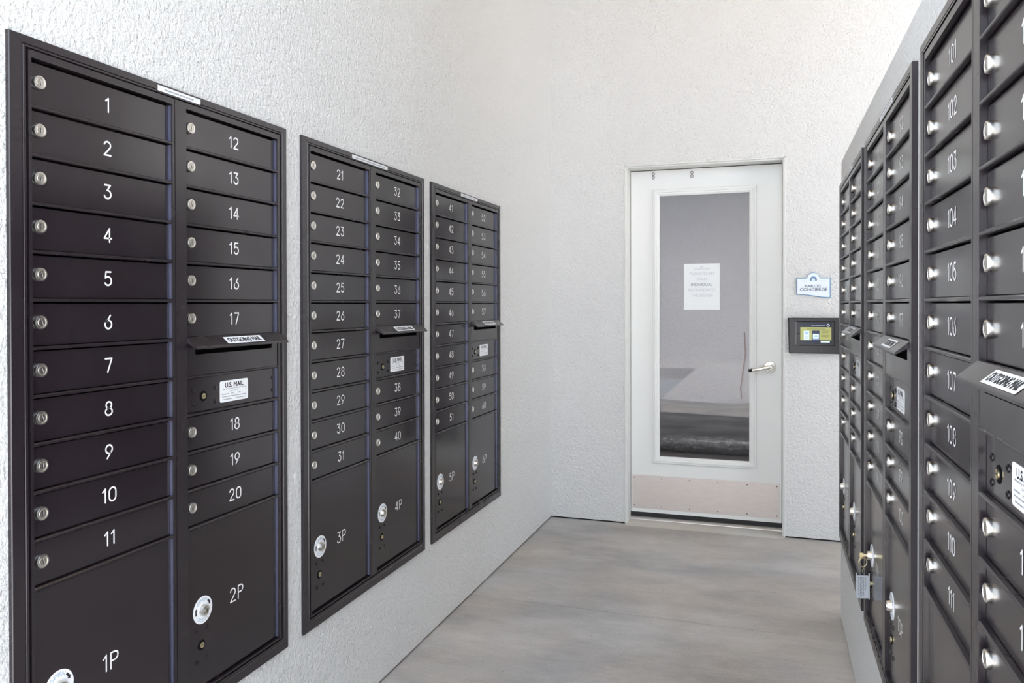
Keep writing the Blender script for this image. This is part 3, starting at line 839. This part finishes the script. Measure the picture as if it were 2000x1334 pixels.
def us_label_mesh():
    mb = MB(); x0, x1, z0, z1 = .566, .674, zk(7.83), zk(7.235); r = .005; y = DFACE - .0012
    pts = []
    for cx, cz, a0 in ((x1 - r, z0 + r, -90), (x1 - r, z1 - r, 0), (x0 + r, z1 - r, 90), (x0 + r, z0 + r, 180)):
        pts += arc(cx, cz, r, r, a0, a0 + 90, 4)
    mb.plate(pts, y, y + .0008, M_LABEL)
    y -= .0002; cx = (x0 + x1) / 2
    text(mb, 'U.S. MAIL', cx, z1 - .0108, .070, .0118, y, M_INK, bold=.0006)
    text(mb, 'Approved by the Postmaster General', cx, z1 - .0205, .088, .0040, y, M_INK)
    text(mb, 'USPS STD 4C', cx, z1 - .0265, .034, .0036, y, M_GREYINK)
    rn_ = random.Random(11)
    for z, segs in ((z1 - .0330, ((-.044, -.020), (-.012, -.002), (.012, .026))), (z1 - .0395, ((-.046, .046),)), (z1 - .0462, ((-.042, -.006), (.006, .044)))):
        for a, b in segs: dashes(mb, cx + a, cx + b, z, .0022, y, M_GREYINK, rn_, .002, .005)
    mb.add([(cx + .044, y, z1 - .028), (cx + .047, y, z1 - .028), (cx + .047, y, z1 - .022), (cx + .044, y, z1 - .022)], [(0, 1, 2, 3)], M_FAINTINK)
    mb.add([(cx - .048, y, z1 - .036), (cx - .045, y, z1 - .036), (cx - .045, y, z1 - .030), (cx - .048, y, z1 - .030)], [(0, 1, 2, 3)], M_FAINTINK)
    return mb.mesh('us_mail_label')
USLABEL = us_label_mesh()
NUM = {}
def num(txt, big=False):
    if txt not in NUM: NUM[txt] = number_mesh(txt, .0325 if big else .0275, .0034, M_NUM)
    return NUM[txt]

def cabinet(wall, i, first, pnum, sticker, label):
    if wall == 'L': root = empty('mailbox_cabinet', (0, UL[i], ZL + BOT), PI / 2)
    else: root = empty('mailbox_cabinet', (W, UR[i], ZR + BOT), -PI / 2)
    tag(root, label, 'mailbox', 'mailbox cabinets set in the stucco walls')
    rnd = random.Random(first)
    link('cabinet_body', BODY, root)
    for s_ in ('top', 'bottom', 'left', 'right'): link('trim_rail', RAILS[s_], root)
    n = first
    for col, a, b in ((0, C1A, C1B), (1, C2A, C2B)):
        for k in range(1, 12):
            if col == 1 and k == 6: continue
            link('shelf', SHELF[col], root, (a, 0, zk(k)))
        for k in range(11):
            if col == 1 and k in (6, 7): continue
            d = link('compartment_door', DOOR[col], root, (a, DFACE, zk(k + 1)))
            link('lock', LOCKS[rnd.randrange(4)], d, (.0208, 0, ROW * .535))
            link('number', num(str(n)), d, ((.2263 if col == 0 else .6228) - a, -.0004, ROW * .505))
            link('hinge_strip', HINGE[1], d, (b - a, -DFACE + .010, 0))
            n += 1
        p = link('parcel_door', PDOOR[col], root, (a, DFACE - .001, zk(LAST)))
        link('number', num('%dP' % (pnum + col), True), p, ((.2263 if col == 0 else .6250) - a, -.0004, ROW * (LAST - 13.35)))
        link('open_disc', DISC, p, (.0575, 0, ROW * (LAST - 13.31)))
        link('lock', DISCLOCK, p, (.0575, -.0015, ROW * (LAST - 13.31)))
        link('key_cylinder', KEYCYL, p, (.0530, 0, ROW * (LAST - 14.24)))
        for dx in (.0395, .0745):
            for kk in (13.83, 14.65): link('rivet', RIVET, p, (dx, 0, ROW * (LAST - kk)))
        link('hinge_strip', HINGE[4], p, (b - a, -DFACE + .011, 0))
    link('outgoing_panel', BLANK, root)
    h = link('outgoing_mail_hood', HOOD, root); link('outgoing_label', HOODLABEL, h)
    m = link('master_panel', MASTER, root)
    link('us_mail_label', USLABEL, m)
    link('key_cylinder', KEYCYL, m, (.5065, DFACE - .0005, zk(7.56)))
    for x, kk in ((.4735, 7.38), (.4735, 7.75), (.5480, 7.38), (.5480, 7.75), (.7790, 7.34), (.7790, 7.71)):
        link('rivet', RIVET, m, (x, DFACE - .0005, zk(kk)))
    link('hinge_strip', HINGE[1], m, (C2B, DFACE, zk(8)))
    x0, x1 = sticker
    mb = MB(); mb.box(x0, x1, -.0022, -.0015, ZO + .0185, ZO + .0305, M_STICKER)
    r_ = random.Random(first + 1)
    dashes(mb, x0 + .02, x1 - .02, ZO + .0240, .0035, -.0024, M_GREYINK, r_, .004, .010)
    st = link('trim_sticker', mb.mesh('trim_sticker'), root); st['label'] = 'narrow white sticker on the top trim'
    return root
cabinet('L', 0, 1, 1, (.3532, .4878), 'bronze mailbox cabinet with boxes 1 to 20, nearest on left wall')
cabinet('L', 1, 21, 3, (.2824, .5268), 'bronze mailbox cabinet with boxes 21 to 40, middle on left wall')
cabinet('L', 2, 41, 5, (.3106, .5108), 'bronze mailbox cabinet with boxes 41 to 60, nearest the corner on left wall')
cabinet('R', 0, 61, 7, (.36, .54), 'bronze mailbox cabinet at far end of right wall, next to the touch panel')
cabinet('R', 1, 81, 9, (.36, .57), 'bronze mailbox cabinet in middle of right wall with key tag hanging')
cabinet('R', 2, 101, 11, (.36, .54), 'bronze mailbox cabinet on right wall with boxes 101 and up, nearest camera')

# ------------------------------------------------------------------ key ring and tag hanging in the lock of box 9P
ly = UR[1] - (C1A + .0575); lz = ZR - 13.31 * ROW
tx = W - .0155; ty_ = ly - .004
keys = top_empty('key_tag', (tx, ty_, .458))
tag(keys, 'clear plastic key tag on brass ring hanging from parcel lock', 'key tag')
mb = MB()
mb.box(tx - .004, W - .0035, ly - .0009, ly + .0009, lz - .0035, lz + .0035, M_BRASS)
mb.box(tx - .008, tx + .002, ly - .0011, ly + .0011, lz - .008, lz + .006, M_BRASS)
cpart('key', mb, keys)
mb = MB(); rc = Vector((tx, ty_, .5665))
mb.tube([rc + Vector((.0115 * math.cos(a), .004 * math.cos(a), .0135 * math.sin(a))) for a in [2 * PI * i / 28 for i in range(28)]], .0011, M_BRASS, 8, True)
mb.tube([rc + Vector((.0108 * math.cos(a), .006 * math.cos(a) - .002, .0128 * math.sin(a) - .0015)) for a in [2 * PI * i / 28 for i in range(28)]], .0009, M_BRASS, 8, True)
cpart('key_ring', mb, keys)
mb = MB(); mb.tube([(tx, ty_, .554), (tx + .001, ty_ - .001, .547), (tx - .001, ty_, .541), (tx, ty_, .533)], .0013, M_BRASS, 6)
cpart('chain_link', mb, keys)
ROT = Matrix.Rotation(math.radians(14), 3, 'Z')
def tagplate(mb, hw, z0, z1, y, th, m, cut):
    pts = [(-hw, z0), (hw, z0), (hw, z1 - cut), (hw - cut, z1), (-hw + cut, z1), (-hw, z1 - cut)]
    n = len(pts); vs = []
    for yy in (y, y + th):
        for a, b in pts:
            v = ROT @ Vector((a, yy, 0)); vs.append((tx + v.x, ty_ + v.y, b))
    fs = [tuple(range(n)), tuple(range(2 * n - 1, n - 1, -1))] + [(i, n + i, n + (i + 1) % n, (i + 1) % n) for i in range(n)]
    mb.add(vs, fs, m)
mb = MB(); tagplate(mb, .0185, .4580, .5400, -.0022, .0044, M_ACRYLIC, .006)
for a, b in ((-.0185, -.0172), (.0172, .0185)):
    vs = [tuple(ROT @ Vector((x, y, 0))) for x, y in ((a, -.0024), (b, -.0024), (b, .0024), (a, .0024))]
    mb.add([(tx + v[0], ty_ + v[1], .458) for v in vs] + [(tx + v[0], ty_ + v[1], .534) for v in vs], [(0, 1, 5, 4), (1, 2, 6, 5), (2, 3, 7, 6), (3, 0, 4, 7)], M_STICKER)
cpart('plastic_case', mb, keys)
mb = MB(); tagplate(mb, .0160, .4610, .5270, -.0006, .0012, M_LABEL, .001)
for i in range(6):
    xx = -.0125 + i * .0046; z = .524
    while z > (.468 if i < 4 else .485):
        l = rn.uniform(.003, .008)
        for y, sg in ((-.0009, 1), (.0009, -1)):
            vs = [ROT @ Vector((a, y, 0)) for a in (xx, xx + .0016)]
            mb.add([(tx + vs[0].x, ty_ + vs[0].y, z), (tx + vs[1].x, ty_ + vs[1].y, z), (tx + vs[1].x, ty_ + vs[1].y, z - l), (tx + vs[0].x, ty_ + vs[0].y, z - l)], [(0, 1, 2, 3)], M_GREYINK)
        z -= l + .002
cpart('paper_insert', mb, keys)
